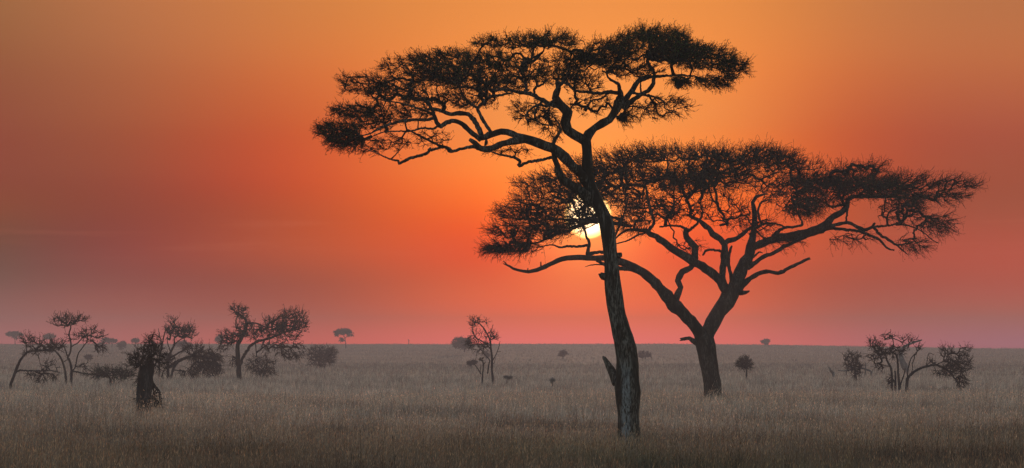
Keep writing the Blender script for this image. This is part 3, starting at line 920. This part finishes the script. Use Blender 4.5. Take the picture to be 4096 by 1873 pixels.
small('thorn_tree', 'slim two stemmed thorn tree with a raised tuft crown right of the arching one', 'tree', 440, (285, 1521), 22,
      [([(285,1520),(286,1494),(285,1470),(278,1442),(271,1430),(280,1413),(284,1387),(282,1361),(276,1339),(283,1309),(278,1294)], [11,10,9,9,8,7,6,6,5,3]),
       ([(264,1518),(260,1482),(252,1453),(240,1427),(228,1411),(214,1399),(195,1385)], [9,8,7,5]),
       ([(271,1430),(264,1408),(257,1389),(250,1382)], [6,5,3]),
       ([(289,1484),(302,1465),(308,1434),(314,1413),(328,1394),(342,1375),(361,1363),(380,1361)], [6,5,4,2]),
       ([(285,1387),(309,1373),(333,1351),(357,1342),(385,1330)], [5,4,3]),
       ([(290,1486),(314,1489),(333,1494),(357,1496),(400,1503),(432,1506)], [7,6,5,3]),
       ([(256,1447),(268,1440),(275,1436)], [4,3])],
      [(277,1282,66,17,66,.9,.3),(252,1303,40,12,14,.3,.1),(365,1342,48,28,50,.4,.2),(395,1388,26,14,30,.9,-.1),(335,1465,16,14,10,.1,.2),(310,1350,40,24,18,.3,.1),(225,1390,34,18,30,.8,.1),(230,1372,40,14,14,.3,.2)])
small('shrub', 'low spreading green shrub between the slim thorn tree and the ragged broad trunk', 'shrub', 425, (440, 1516), 23,
      [([(440,1516),(438,1506),(430,1500)], [5,4,3]), ([(445,1514),(460,1500),(480,1497)], [4,3,2])],
      [(440,1498,90,20,90,1.2,.2),(430,1485,50,12,24,.7,.3),(500,1500,40,16,30,1.0,.1)], leaf=M_GREEN, leaves=4, half=2, thin=0.7, tw=1.8)
small('thorn_tree', 'stocky ragged thorn tree with a thick dark trunk, nearest on the left', 'tree', 242, (578, 1632), 24,
      [([(578,1630),(578,1560),(578,1510),(590,1480),(598,1455),(600,1425)], [64,58,60,50,36,18]),
       ([(606,1520),(616,1545),(632,1565),(640,1600),(642,1632)], [8,6,6,5]),
       ([(612,1590),(624,1610),(630,1628)], [10,8,5]),
       ([(604,1500),(614,1560),(616,1628)], [13,8,9]),
       ([(612,1530),(640,1570),(646,1615),(650,1630)], [5,5,4,3]),
       ([(556,1520),(549,1570),(550,1630)], [12,8,10]),
       ([(575,1480),(560,1462),(540,1462),(522,1460)], [12,8,3]),
       ([(560,1515),(566,1490),(560,1470)], [18,14,8]),
       ([(602,1440),(606,1400),(598,1370)], [10,7,3])],
      [(580,1428,54,40,84,.8,.2),(550,1440,38,34,40,.7,.0),(600,1440,44,24,30,.8,.1),(535,1462,32,10,20,.6,.0),(608,1368,28,28,26,.3,.3),(600,1395,40,30,40,.6,.3),(625,1600,22,34,34,.4,.0),(552,1560,14,60,16,.1,.0),(640,1450,26,50,40,.7,-.2)], half=0.6, leaves=2, thin=0.55)
small('thorn_tree', 'dark thorn tree behind the ragged broad trunk, a drooping mass of twigs arching right', 'tree', 520, (680, 1505), 25,
      [([(672,1504),(672,1454),(675,1425),(686,1403),(697,1378),(697,1352)], [13,13,11,9,7,5]),
       ([(685,1504),(697,1469),(719,1443),(748,1429),(774,1422)], [10,10,10,8]),
       ([(637,1500),(637,1454),(639,1425),(646,1396),(653,1356),(661,1323),(664,1294)], [7,7,6,5,3]),
       ([(673,1470),(704,1450),(734,1436),(770,1425),(800,1425)], [13,13,11,6]),
       ([(680,1432),(719,1410),(748,1392),(772,1396)], [7,6,4]),
       ([(641,1425),(646,1374),(639,1350),(613,1338),(588,1350)], [5,5,4,3]),
       ([(640,1352),(633,1314)], [4,2]),
       ([(684,1411),(672,1378),(668,1352)], [5,4,3]),
       ([(697,1378),(726,1356),(755,1348)], [5,4,3])],
      [(715,1327,60,22,70,.8,.3),(745,1340,36,18,30,.6,.3),(690,1290,20,12,8,.1,.5),(820,1432,54,40,130,1.2,-.5),(840,1470,50,28,70,1.2,-.7),(770,1400,40,22,30,.5,.3),(615,1385,34,24,26,.4,.1),(672,1432,30,20,26,.5,.0),(860,1440,26,30,30,.7,-.4),(776,1482,20,22,26,.5,-.7),(735,1485,22,12,10,.2,-.5)], half=1.6, leaves=1.5, thin=0.75)
small('thorn_tree', 'tall leafy thorn tree with one stout trunk and a lopsided crown rising right', 'tree', 508, (957, 1507), 26,
      [([(957,1506),(955,1465),(951,1424),(951,1383),(961,1359),(977,1330),(985,1298),(981,1277),(965,1265),(953,1252)], [20,20,19,17,15,13,11,10,7]),
       ([(958,1468),(973,1428),(993,1396),(1018,1371),(1059,1359),(1095,1347),(1128,1330),(1148,1298)], [13,12,11,10,8,5]),
       ([(954,1258),(944,1286),(944,1314)], [5,4,2]),
       ([(952,1440),(940,1432),(930,1422)], [8,5,3]),
       ([(984,1294),(1026,1294),(1067,1310),(1107,1304)], [7,6,4]),
       ([(1022,1372),(1024,1392),(1026,1428)], [5,4]),
       ([(962,1372),(935,1360),(905,1345)], [7,5,3])],
      [(953,1242,32,14,30,.8,.3),(965,1265,22,14,16,.8,.0),(915,1352,38,30,66,.9,.1),(1000,1325,62,36,90,1.0,.2),(1165,1285,66,44,120,1.0,.3),(1150,1330,70,34,70,.9,.1),(1085,1320,55,32,80,1.1,.2),(1160,1400,58,34,70,.4,-.5),(935,1440,12,14,12,.3,-.2),(1090,1380,60,20,30,.5,-.2),(1100,1285,40,18,20,.4,.4),(890,1385,24,18,18,.4,-.2)], half=2.2, leaves=2.2, tlen=24, thin=0.6)
small('shrub', 'tangled twiggy shrub in the grass under the lopsided crown of the leafy thorn tree', 'shrub', 520, (1040, 1507), 27,
      [([(1040,1506),(1035,1480),(1030,1455)], [4,3,2]), ([(1050,1505),(1062,1475),(1070,1450)], [4,3,2])],
      [(1042,1460,54,36,90,.3,.1),(1060,1485,40,18,40,.2,-.3)], half=2, tw=1.6, tip=1.2, thin=0.8)
small('shrub', 'round grey hazy shrub on the plain right of the tall leafy thorn tree', 'shrub', ground_dist(1290, 1465), (1290, 1465), 28,
      [([(1280,1464),(1275,1440),(1262,1415)], [4,3,2]), ([(1300,1464),(1310,1440),(1322,1415)], [4,3,2])],
      [(1287,1412,56,26,90,.8,.2),(1285,1440,54,26,80,.8,.0),(1320,1425,26,30,30,.8,.1)], half=2.5, tlen=18, leaves=2.5, thin=0.8, tw=1.8)
small('bare_tree', 'tall bare thin tree with hanging dry twigs, standing alone left of centre', 'tree', 453, (1972, 1520), 29,
      [([(1972,1519),(1968,1478),(1968,1451),(1967,1421),(1963,1390),(1961,1363),(1948,1336),(1934,1312),(1921,1298),(1911,1285),(1914,1268)], [10,9,9,8,7,6,5,4,3]),
       ([(1965,1400),(1944,1377),(1921,1361),(1900,1349),(1894,1332),(1890,1312),(1897,1292),(1895,1275)], [5,5,4,3]),
       ([(1961,1363),(1965,1329),(1972,1298)], [4,3,2]),
       ([(1970,1444),(1985,1417),(1995,1390),(2000,1366)], [4,3,2]),
       ([(1968,1460),(1978,1450),(1982,1420)], [3,2]),
       ([(1990,1408),(2005,1406)], [2,2]),
       ([(1950,1494),(1955,1458),(1958,1441),(1938,1417),(1917,1390)], [6,5,4,3])],
      [(1898,1292,22,22,26,.0,.3),(1888,1365,24,26,34,.1,-.5),(1930,1378,30,11,20,.0,.0),(1938,1288,18,9,8,.0,.4),(1977,1347,12,13,14,.1,.3),(1955,1350,24,30,14,.0,.2),(1910,1340,20,20,10,.0,.1),(1925,1400,26,14,10,.0,-.2)], half=0.8, tw=1.7, tlen=20, tip=1.4, thin=0.8)
small('bare_tree', 'short dead forked tree stump with two thin prongs beside the tall bare tree', 'tree', 455, (1929, 1520), 30,
      [([(1929,1519),(1931,1489),(1934,1458),(1927,1441),(1914,1436)], [7,6,6,4,3]),
       ([(1925,1497),(1911,1475),(1895,1455)], [5,4,3]),
       ([(1934,1459),(1942,1448)], [4,3]), ([(1922,1490),(1924,1458)], [3,2])], [(1926,1438,8,6,6,0,.4)], half=0.2, tlen=10)
small('tree', 'rounded grey tree half hidden behind the tall bare tree at the skyline', 'tree', ground_dist(1858, 1410), (1858, 1410), 31,
      [([(1858,1409),(1856,1390),(1850,1375)], [5,4,3]), ([(1856,1396),(1838,1385),(1830,1376)], [3,2])],
      [(1848,1366,34,14,90,1.2,.2),(1835,1378,24,12,40,1.2,.0),(1862,1380,24,16,40,1.0,-.1)], half=4, tlen=9, tw=1.4, thin=1.0, tip=1.0, twigs=4, wig=.1, step=5, leaves=5, lsize=3.2)
for (cx, cy, rx, ry, d, by, seed, lab, n) in [
    (1884,1453,20,15,800,1466,41,'small round hazy bush left of the foot of the tall bare tree',60),
    (1945,1417,12,12,1150,1432,42,'little hazy bush showing between the stems of the tall bare tree',36),
    (2252,1414,15,10,1250,1428,43,'lone small faded bush on the far slope left of the tall trunk',36),
    (2580,1416,28,13,1250,1430,44,'wide faded thorn bush on the far slope just right of the tall trunk',50),
    (3062,1364,17,9,1900,1376,45,'small dark bush on the skyline right of the forked acacia',50),
    (2209,1522,6,4,440,1528,46,'tiny dark weed bush sticking out of the grass in mid field',18),
    (352,1428,19,5,900,1437,47,'flat dark bush on the plain beyond the slim thorn tree',50),
    (200,1345,24,14,1500,1388,48,'rounded grey tree crown rising behind the arching thorn tree',70),
    (420,1366,24,17,1350,1394,49,'grey bushy tree on the skyline right of the slim thorn tree, widest of its cluster',60),
    (447,1362,20,12,1400,1390,50,'thin open topped grey tree in the skyline cluster beside the widest one',30),
    (485,1378,17,16,1250,1396,51,'dense egg shaped bush standing apart at the right end of the skyline cluster',60),
    (542,1364,13,9,1550,1386,52,'small round topped tree on the skyline above the ragged broad trunk',40),
    (735,1378,38,17,1300,1406,53,'wide rounded hazy tree seen through the twigs of the drooping thorn tree',90),
    (880,1360,22,18,1450,1390,54,'grey rounded tree on the skyline behind the left edge of the lopsided leafy crown',56),
    (2028,1512,20,4,480,1519,55,'low grey heap of twigs in the grass right of the tall bare tree',30)]:
    d = ground_dist(cx, by)
    small('bush' if 'tree' not in lab.split(' on ')[0] else 'tree', lab, 'bush' if 'tree' not in lab.split(' on ')[0] else 'tree', d, (cx, by), seed,
          [([(cx, by), (cx + 1, (by + cy) / 2 + 2), (cx - 2, cy)], [3.5, 3, 2]), ([(cx + 1, (by + cy) / 2 + 2), (cx + rx * .5, cy)], [2, 1.5])],
          far_pads(cx, cy, rx, ry, by, n, seed, 'tree' in lab.split(' on ')[0]),
          twig=M_GREY if by > 1500 else M_TWIG, leaf=M_GREY if by > 1500 else M_LEAF2,
          half=rx * d / F * .7, tlen=8, tw=1.4, thin=1.0, tip=1.0, twigs=4, wig=.1, step=5, leaves=3, lsize=3.0)
small('bush', 'round topped small bushy tree on a short stem right of the forked acacia trunk', 'tree', 517, (2986, 1503), 32,
      [([(2986,1503),(2986,1488),(2983,1470),(2978,1455)], [7,6,5,3]), ([(2978,1490),(2974,1478),(2970,1465)], [3,2]), ([(2984,1474),(2996,1460)], [3,2])],
      [(2979,1446,22,15,50,1.0,.3),(2977,1457,32,15,70,1.0,.1),(2984,1468,24,9,26,.8,-.1)], half=0.7, tlen=14, leaves=2.5, thin=0.8, tw=1.8)
small('umbrella_tree', 'distant flat umbrella tree at the left edge of the skyline', 'tree', ground_dist(61, 1379), (61, 1379), 33,
      [([(61,1378),(60,1366),(57,1352),(50,1345)], [4,3,2.5,1.5]), ([(58,1354),(66,1346),(74,1342)], [2.5,1.5])],
      [(57,1339,32,5,90,1.3,.2),(54,1334,20,3,40,1.3,.3),(68,1353,12,4,10,.5,.0)], half=2.5, tlen=7, tw=1.4, thin=1.0, tip=1.0, twigs=4, wig=.1, step=5, leaves=6, lsize=3.0)
small('umbrella_tree', 'distant thin flat topped tree standing alone on the skyline left of centre', 'tree', ground_dist(1383, 1394), (1383, 1394), 34,
      [([(1383,1394),(1382,1372),(1379,1352),(1372,1340)], [4,3,3,2]), ([(1380,1354),(1390,1342),(1396,1336)], [2.5,1.5]), ([(1381,1362),(1370,1357)], [2,1.5])],
      [(1373,1330,34,7,80,1.2,.2),(1372,1324,26,4,30,1.0,.3),(1348,1336,8,6,14,1,-.3),(1400,1338,10,6,12,.8,-.3),(1367,1358,7,5,12,1.2,-.2)], half=3, tlen=8, tw=1.4, thin=1.0, tip=1.0, twigs=4, wig=.1, step=5, leaves=5, lsize=3.0)
small('thorn_tree', 'small cone shaped thorn tree left of the multi stemmed bare tree at right', 'tree', 467, (3424, 1519), 35,
      [([(3424,1518),(3421,1494),(3417,1467),(3410,1440),(3405,1420)], [10,9,8,6,3]),
       ([(3420,1490),(3434,1474),(3446,1468)], [4,3]), ([(3418,1480),(3400,1468),(3388,1464)], [4,3])],
      [(3408,1434,34,24,60,.5,.2),(3412,1462,36,22,60,.6,.0),(3424,1470,24,22,34,.5,-.2),(3424,1500,12,12,12,.5,-.2)], half=0.8, tlen=18)
small('fallen_tree', 'weathered fallen tree lying in the grass behind the cone shaped thorn tree', 'log', 580, (3400, 1488), 36,
      [([(3485,1486),(3470,1480),(3445,1473),(3410,1478),(3377,1484),(3353,1481)], [8,7,7,6,4]),
       ([(3462,1478),(3462,1464),(3463,1450)], [6,5,4]), ([(3385,1480),(3395,1472)], [5,3])], [], bark=M_PALE)
small('stump', 'small leaning broken stump in the grass left of the fallen tree', 'stump', 560, (3335, 1493), 37,
      [([(3334,1492),(3326,1486),(3320,1480),(3320,1474),(3313,1470)], [12,10,8,8,4])], [], bark=M_PALE)
small('dead_tree', 'pale broken dead trunk leaning to the right behind the multi stemmed bare tree', 'tree', 640, (3627, 1482), 38,
      [([(3626,1481),(3619,1467),(3608,1440),(3605,1416),(3611,1396),(3628,1382),(3658,1369),(3689,1360)], [20,26,24,15,13,11,9,4])], [], bark=M_PALE)
small('bare_tree', 'thicket like bare tree with several dark upright stems at right', 'tree', 377, (3580, 1545), 39,
      [([(3568,1542),(3568,1508),(3563,1471),(3550,1447),(3540,1420),(3516,1396),(3492,1369)], [10,9,9,6,5,4]),
       ([(3597,1543),(3594,1508),(3592,1471),(3590,1440),(3584,1420),(3570,1410)], [10,9,8,6]),
       ([(3582,1543),(3582,1508),(3580,1484)], [9,8,6]), ([(3601,1542),(3614,1505),(3621,1474)], [6,5,3]),
       ([(3560,1420),(3574,1386),(3567,1349),(3546,1338),(3523,1339)], [5,4,4,2]), ([(3567,1352),(3594,1362),(3611,1376),(3611,1393)], [4,3,2]),
       ([(3546,1433),(3506,1433),(3472,1444)], [4,4,2]), ([(3563,1467),(3533,1461),(3512,1450),(3507,1471)], [4,3,2]), ([(3546,1338),(3562,1328),(3562,1318)], [3,2]),
       ([(3586,1425),(3600,1408),(3630,1392)], [4,3,2]), ([(3540,1418),(3528,1440),(3530,1470)], [3,2])],
      [(3498,1376,25,20,40,.2,.1),(3566,1405,54,24,90,.5,.0),(3498,1425,30,17,24,.1,-.1),(3550,1350,28,11,14,.0,.3),(3648,1364,25,12,14,.0,.3),(3520,1400,34,24,34,.3,.0),(3560,1520,16,20,22,.4,-.3),(3520,1465,20,14,8,.0,-.3),(3610,1355,20,16,8,.0,.2)], half=1.4, tlen=22, tw=1.9)
small('bare_tree', 'dark bare tree arching low to the right with a ball of twigs at its end', 'tree', 377, (3627, 1547), 40,
      [([(3626,1545),(3630,1518),(3641,1501),(3662,1484),(3689,1471),(3716,1464),(3743,1460),(3764,1467),(3784,1477),(3804,1494),(3821,1518),(3838,1539),(3855,1552)], [14,12,11,10,9,9,9,8,8,7,5,3]),
       ([(3631,1516),(3630,1488),(3638,1454),(3645,1433),(3662,1413),(3682,1396)], [5,5,4,3]), ([(3645,1495),(3651,1471),(3648,1454)], [4,3]),
       ([(3706,1465),(3709,1440),(3716,1413),(3736,1420)], [4,3,2]), ([(3743,1460),(3770,1447),(3787,1433),(3791,1393)], [5,4,3]),
       ([(3784,1477),(3815,1460),(3840,1430),(3860,1390)], [5,4,2]), ([(3735,1466),(3750,1490),(3790,1505)], [3,2]), ([(3700,1466),(3720,1450),(3728,1442)], [3,2])],
      [(3832,1450,54,40,120,.6,.0),(3810,1475,50,24,60,.6,-.1),(3845,1522,24,28,46,.5,-.6),(3788,1410,32,22,30,.1,.4),(3862,1398,24,14,16,.1,.5),(3760,1490,28,12,16,.0,-.4),(3732,1450,14,10,12,.3,.2),(3675,1393,14,8,8,.1,.3)], half=1.2, tlen=24, tw=1.9, thin=0.6)
small('dead_branch', 'thin forked dry stick standing in the grass above the low green shrub', 'branch', 560, (392, 1478), 56,
      [([(388,1476),(390,1464),(393,1452)], [2.5,2,2]), ([(397,1476),(395,1464),(393,1453)], [2.5,2,1.5])], [])
small('dead_branch', 'tiny dry stick poking up on the skyline in the middle', 'branch', 1960, (1634, 1376), 57,
      [([(1634,1376),(1635,1366),(1633,1357)], [3,3,2]), ([(1635,1364),(1640,1362)], [2,1.5])], [])

# ---- nests and the bird in the tall acacia ----------------------------------------------------
def nest(x, y, rx, ry, label, seed):
    r = np.random.default_rng(seed)
    mm = A.m
    c = px(x, y, A.d + A.nearest(x, y)[0])
    root = empty('bird_nest', c, label, 'nest', 'nests in the tall acacia')
    M_ = Mesh()
    nu, nv = 14, 9
    V, Q = [], []
    for i in range(nv + 1):
        th = math.pi * i / nv
        for k in range(nu):
            a = 2 * math.pi * k / nu
            s = 0.86 + 0.22 * mnoise.noise(Vector((math.cos(a) * 2 + seed, math.sin(a) * 2, th * 2)))
            w = math.sin(th) * (1 + 0.25 * math.cos(th) * -1)
            V.append(c + np.array((rx * mm * w * math.cos(a) * s, rx * mm * w * math.sin(a) * s, ry * mm * math.cos(th) * s)))
    for i in range(nv):
        for k in range(nu):
            k2 = (k + 1) % nu
            Q.append((i * nu + k, (i + 1) * nu + k, (i + 1) * nu + k2, i * nu + k2))
    M_.add(V, q=Q)
    M_.build('nest_body', M_NEST, root, c)
    S = Mesh()
    K = 260
    d = r.normal(0, 1, (K, 3))
    d /= np.linalg.norm(d, axis=1, keepdims=True)
    p = c + d * np.array((rx, rx, ry)) * mm * 0.88
    t = np.cross(d, r.normal(0, 1, (K, 3))) + d * 0.35 + np.array((0, 0, -0.4))
    t /= np.linalg.norm(t, axis=1, keepdims=True)
    L = (r.uniform(8, 20, K) * mm)[:, None]
    S.segs(p - t * L * 0.5, p + t * L * 0.5, 0.7 * mm, 0.4 * mm, 3)
    S.build('straw', M_NEST, root, c)
    root['label'] = label


nest(2714, 336, 17, 21, 'hanging ball nest below the right end of the tall acacia crown', 61)
nest(2492, 470, 20, 18, 'scruffy twig nest beside the right fork limb of the tall acacia', 62)

dl = A.nearest(1945, 585)[0]
mm = A.m
bc = px(1944, 582, A.d + dl)
bird = empty('bird', bc, 'small dark bird perched on the great left limb of the tall acacia', 'bird')
bm_ = Mesh()
pr = [(1937, 592, .6), (1939, 585, 2.2), (1941, 580, 4.2), (1944, 574, 6.2), (1945, 568, 6.6), (1945, 563, 5.4), (1944.5, 559, 4.0), (1944, 556, 3.9), (1943.5, 553, 3.4), (1943, 550.5, 1.6), (1943, 550, .3)]
S = catmull(np.array([(a, b_, w, 0) for a, b_, w in pr]), 1.2)
bm_.tube(pxa(S[:, 0], S[:, 1], A.d + dl + 0 * S[:, 0]), np.maximum(S[:, 2], .2) * mm, 12)
bm_.build('bird_body', M_BIRD, bird, bc, smooth=True)
bk = Mesh()
bk.tube(pxa([1940.5, 1938, 1935.5], [555, 555.4, 556], [A.d + dl] * 3), np.array([1.3, .9, .15]) * mm, 6)
bk.build('beak', M_BIRD, bird, bc)
for s in (-1, 1):
    lg = Mesh()
    lg.tube(pxa([1945, 1945.5, 1945], [575, 580, 586], np.array([A.d + dl + s * 0.02] * 3)), np.array([.8, .6, .6]) * mm, 5)
    lg.build('leg', M_BIRD, bird, bc)
# ------------------------------------------------------------------ grass
def grass():
    r = np.random.default_rng(5)
    G = Mesh()

    def nz(x, y, s, k):
        """cheap smooth pseudo-noise, about -1..1"""
        v = 0
        for q, (a, b_, c_) in enumerate(((1.0, .31, .3), (-.47, .88, 1.7), (.61, -.77, 4.1), (1.43, .52, 2.2), (-.9, -1.31, .6))):
            v = v + np.sin((x * a + y * b_) * s + c_ * (k + 1) + q)
        return v / 3.2

    def zone(d0, d1, dens, w, h, tuft, head, lev):
        half = lambda d: d * 0.112 + 8
        n = int(dens * (half(d0) + half(d1)) * (d1 - d0) / tuft)
        y = d0 + (d1 - d0) * r.uniform(0, 1, n * 2)
        k = r.uniform(0, half(d1), n * 2) < half(y)
        y = y[k]
        x = r.uniform(-1, 1, len(y)) * half(y)
        # patchy cover
        pv = nz(x, y * .55, .55, 1) * .5 + nz(x, y * .5, 1.9, 2) * .5
        keep = r.uniform(0, 1, len(y)) < np.clip(.75 + .45 * pv, .15, 1)
        x, y, pv = x[keep], y[keep], pv[keep]
        big = nz(x, y * .35, .16, 3)
        mid = nz(x, y * .5, .8, 4)
        hh = h * (1 + .16 * big + .22 * mid) * r.uniform(.7, 1.15, len(x))
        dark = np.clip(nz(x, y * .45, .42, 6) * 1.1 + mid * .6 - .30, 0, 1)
        green = np.clip(nz(x, y * .4, .3, 8) - .15, 0, 1) * np.clip((190 - y) / 70, 0, 1)
        straw = np.array((0.42, 0.362, 0.322))
        col = straw[None] * (1 + .30 * mid[:, None]) * r.uniform(.55, 1.45, (len(x), 1))
        pale = (np.clip((y - 215) / 120, 0, 1) * np.clip((800 - y) / 250, 0, 1))[:, None]     # mid field paled, mist brightness put into the grass colour
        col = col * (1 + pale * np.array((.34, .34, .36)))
        red = r.uniform(0, 1, (len(x), 1)) < .22
        col = np.where(red, col * np.array((.92, .70, .66)), col)
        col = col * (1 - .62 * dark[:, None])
        fine = nz(x, y * .5, 2.3, 9)
        dark = np.clip(dark + np.clip(fine - .1, 0, 1) * 1.1, 0, 1)
        tall = np.where(fine < -.35, 1.25, 1.0)
        hh = hh * tall
        near = np.clip((215 - y) / 85, 0, 1)[:, None]              # foreground darkening ahead of the mist, put into the grass colour
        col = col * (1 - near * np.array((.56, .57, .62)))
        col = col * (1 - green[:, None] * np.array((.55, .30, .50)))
        x, y, hh = np.repeat(x, tuft), np.repeat(y, tuft), np.repeat(hh, tuft) * r.uniform(.5, 1.1, len(x) * tuft)
        col = np.repeat(col, tuft, 0) * r.uniform(.5, 1.55, (len(x), 1))
        tus = np.repeat(r.uniform(0, 1, len(x) // tuft) < (.05 if d0 < 330 else .03), tuft)      # arching tussocks
        hh = np.where(tus, hh * 1.45, hh)
        col = np.where(tus[:, None], col * np.array((1.22, 1.12, .98)), col)
        stalk = r.uniform(0, 1, len(x)) < (.18 if d0 < 330 else .04)
        hh = np.where(stalk, hh * 1.5, hh)
        sp = .09 * max(1, w / .008) ** .5
        x = x + r.normal(0, sp, len(x))
        y = y + r.normal(0, sp, len(y))
        z = terrain(x, y) - .02
        K = len(x)
        a = r.uniform(0, 2 * math.pi, K)
        wv = np.stack((np.cos(a), np.sin(a), 0 * a), 1) * (w * r.uniform(.6, 1.3, K) * .5)[:, None]
        la = r.uniform(0, 2 * math.pi, K)
        ln = np.stack((np.cos(la) + .25, np.sin(la), 0 * la), 1) * (hh * np.abs(r.normal(0, .22, K)))[:, None]
        ln = ln * np.where(tus, 1.9, 1.0)[:, None]
        base = np.stack((x, y, z), 1)
        up = np.zeros((K, 3))
        up[:, 2] = hh
        p1 = base + up * .5 + ln * .25
        p2 = base + up + ln
        V = np.stack((base - wv, base + wv, p1 + wv * .8, p1 - wv * .8, p2), 1)
        i = np.arange(K)[:, None] * 5
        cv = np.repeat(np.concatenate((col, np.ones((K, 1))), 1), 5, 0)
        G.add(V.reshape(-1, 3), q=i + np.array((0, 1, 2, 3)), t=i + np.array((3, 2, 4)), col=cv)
        if head:
            s = r.uniform(0, 1, K) < head
            q, u = p2[s], (p2 - p1)[s]
            u /= np.linalg.norm(u, axis=1, keepdims=True)
            hl = r.uniform(.05, .12, len(q))[:, None]
            hw = wv[s] * 1.5
            V = np.stack((q - u * hl * .3, q + hw + u * hl * .2, q + u * hl, q - hw + u * hl * .2), 1)
            cv = np.repeat(np.concatenate((col[s] * np.array((1.75, 1.4, 1.15)), np.ones((len(q), 1))), 1), 4, 0)
            G.add(V.reshape(-1, 3), q=np.arange(len(q) * 4).reshape(-1, 4), col=cv)

    zone(108, 150, 60, .011, .60, 7, .5, 3)
    zone(150, 210, 36, .012, .58, 7, .45, 3)
    zone(210, 330, 18, .014, .55, 6, .30, 2)
    zone(330, 560, 6.0, .016, .52, 5, 0, 2)
    zone(560, 1000, 1.3, .03, .50, 4, 0, 2)
    zone(1000, 2060, .16, .07, .50, 3, 0, 2)
    # taller growth left standing round the feet of the trees
    for T, rad in ((A, .75), (B, .85)):
        n = 900
        a = r.uniform(0, 2 * math.pi, n)
        q = rad * r.uniform(.55, 1.9, n)
        x, y = T.base[0] + q * np.cos(a), T.base[1] + q * np.sin(a)
        h = r.uniform(.35, .85, n)
        b0 = np.stack((x, y, terrain(x, y) - .02), 1)
        ln = r.normal(0, .14, (n, 3)) * h[:, None]
        ln[:, 2] = h
        wv = np.stack((np.cos(a + 1.57), np.sin(a + 1.57), 0 * a), 1) * .006
        V = np.stack((b0 - wv, b0 + wv, b0 + ln * .5 + wv * .7, b0 + ln * .5 - wv * .7, b0 + ln + r.normal(0, .05, (n, 3))), 1)
        i = np.arange(n)[:, None] * 5
        cv = np.array((.30, .25, .20, 1.0))[None] * np.concatenate((np.repeat(r.uniform(.4, 1.5, (n, 1)), 3, 1), np.ones((n, 1))), 1)
        G.add(V.reshape(-1, 3), q=i + np.array((0, 1, 2, 3)), t=i + np.array((3, 2, 4)), col=np.repeat(cv, 5, 0))
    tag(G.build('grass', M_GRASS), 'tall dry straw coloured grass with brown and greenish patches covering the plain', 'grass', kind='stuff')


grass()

# ------------------------------------------------------------------ haze
hz = Mesh()
hx, hy0, hy1, z0, z1 = 425, -45, 2325, -3, 17.8
V = [(sx * hx, y, z) for z in (z0, z1) for y in (hy0, hy1) for sx in (-1, 1)]
hz.add(V, q=[(0, 2, 3, 1), (4, 5, 7, 6), (0, 1, 5, 4), (2, 6, 7, 3), (0, 4, 6, 2), (1, 3, 7, 5)])
m = bpy.data.materials.new('haze')
m.use_nodes = True
t = m.node_tree
for n in list(t.nodes):
    t.nodes.remove(n)
pv = N(t, 'ShaderNodeVolumePrincipled')
pv.inputs['Color'].default_value = (0.33, 0.355, 0.46, 1)
pv.inputs['Density'].default_value = 0.0005
pv.inputs['Anisotropy'].default_value = 0.5
ou = N(t, 'ShaderNodeOutputMaterial')
t.links.new(pv.outputs[0], ou.inputs['Volume'])
try:
    m.cycles.homogeneous_volume = True
except Exception:
    pass
tag(hz.build('haze', m), 'pale ground mist hanging over the plain', 'haze', kind='stuff')
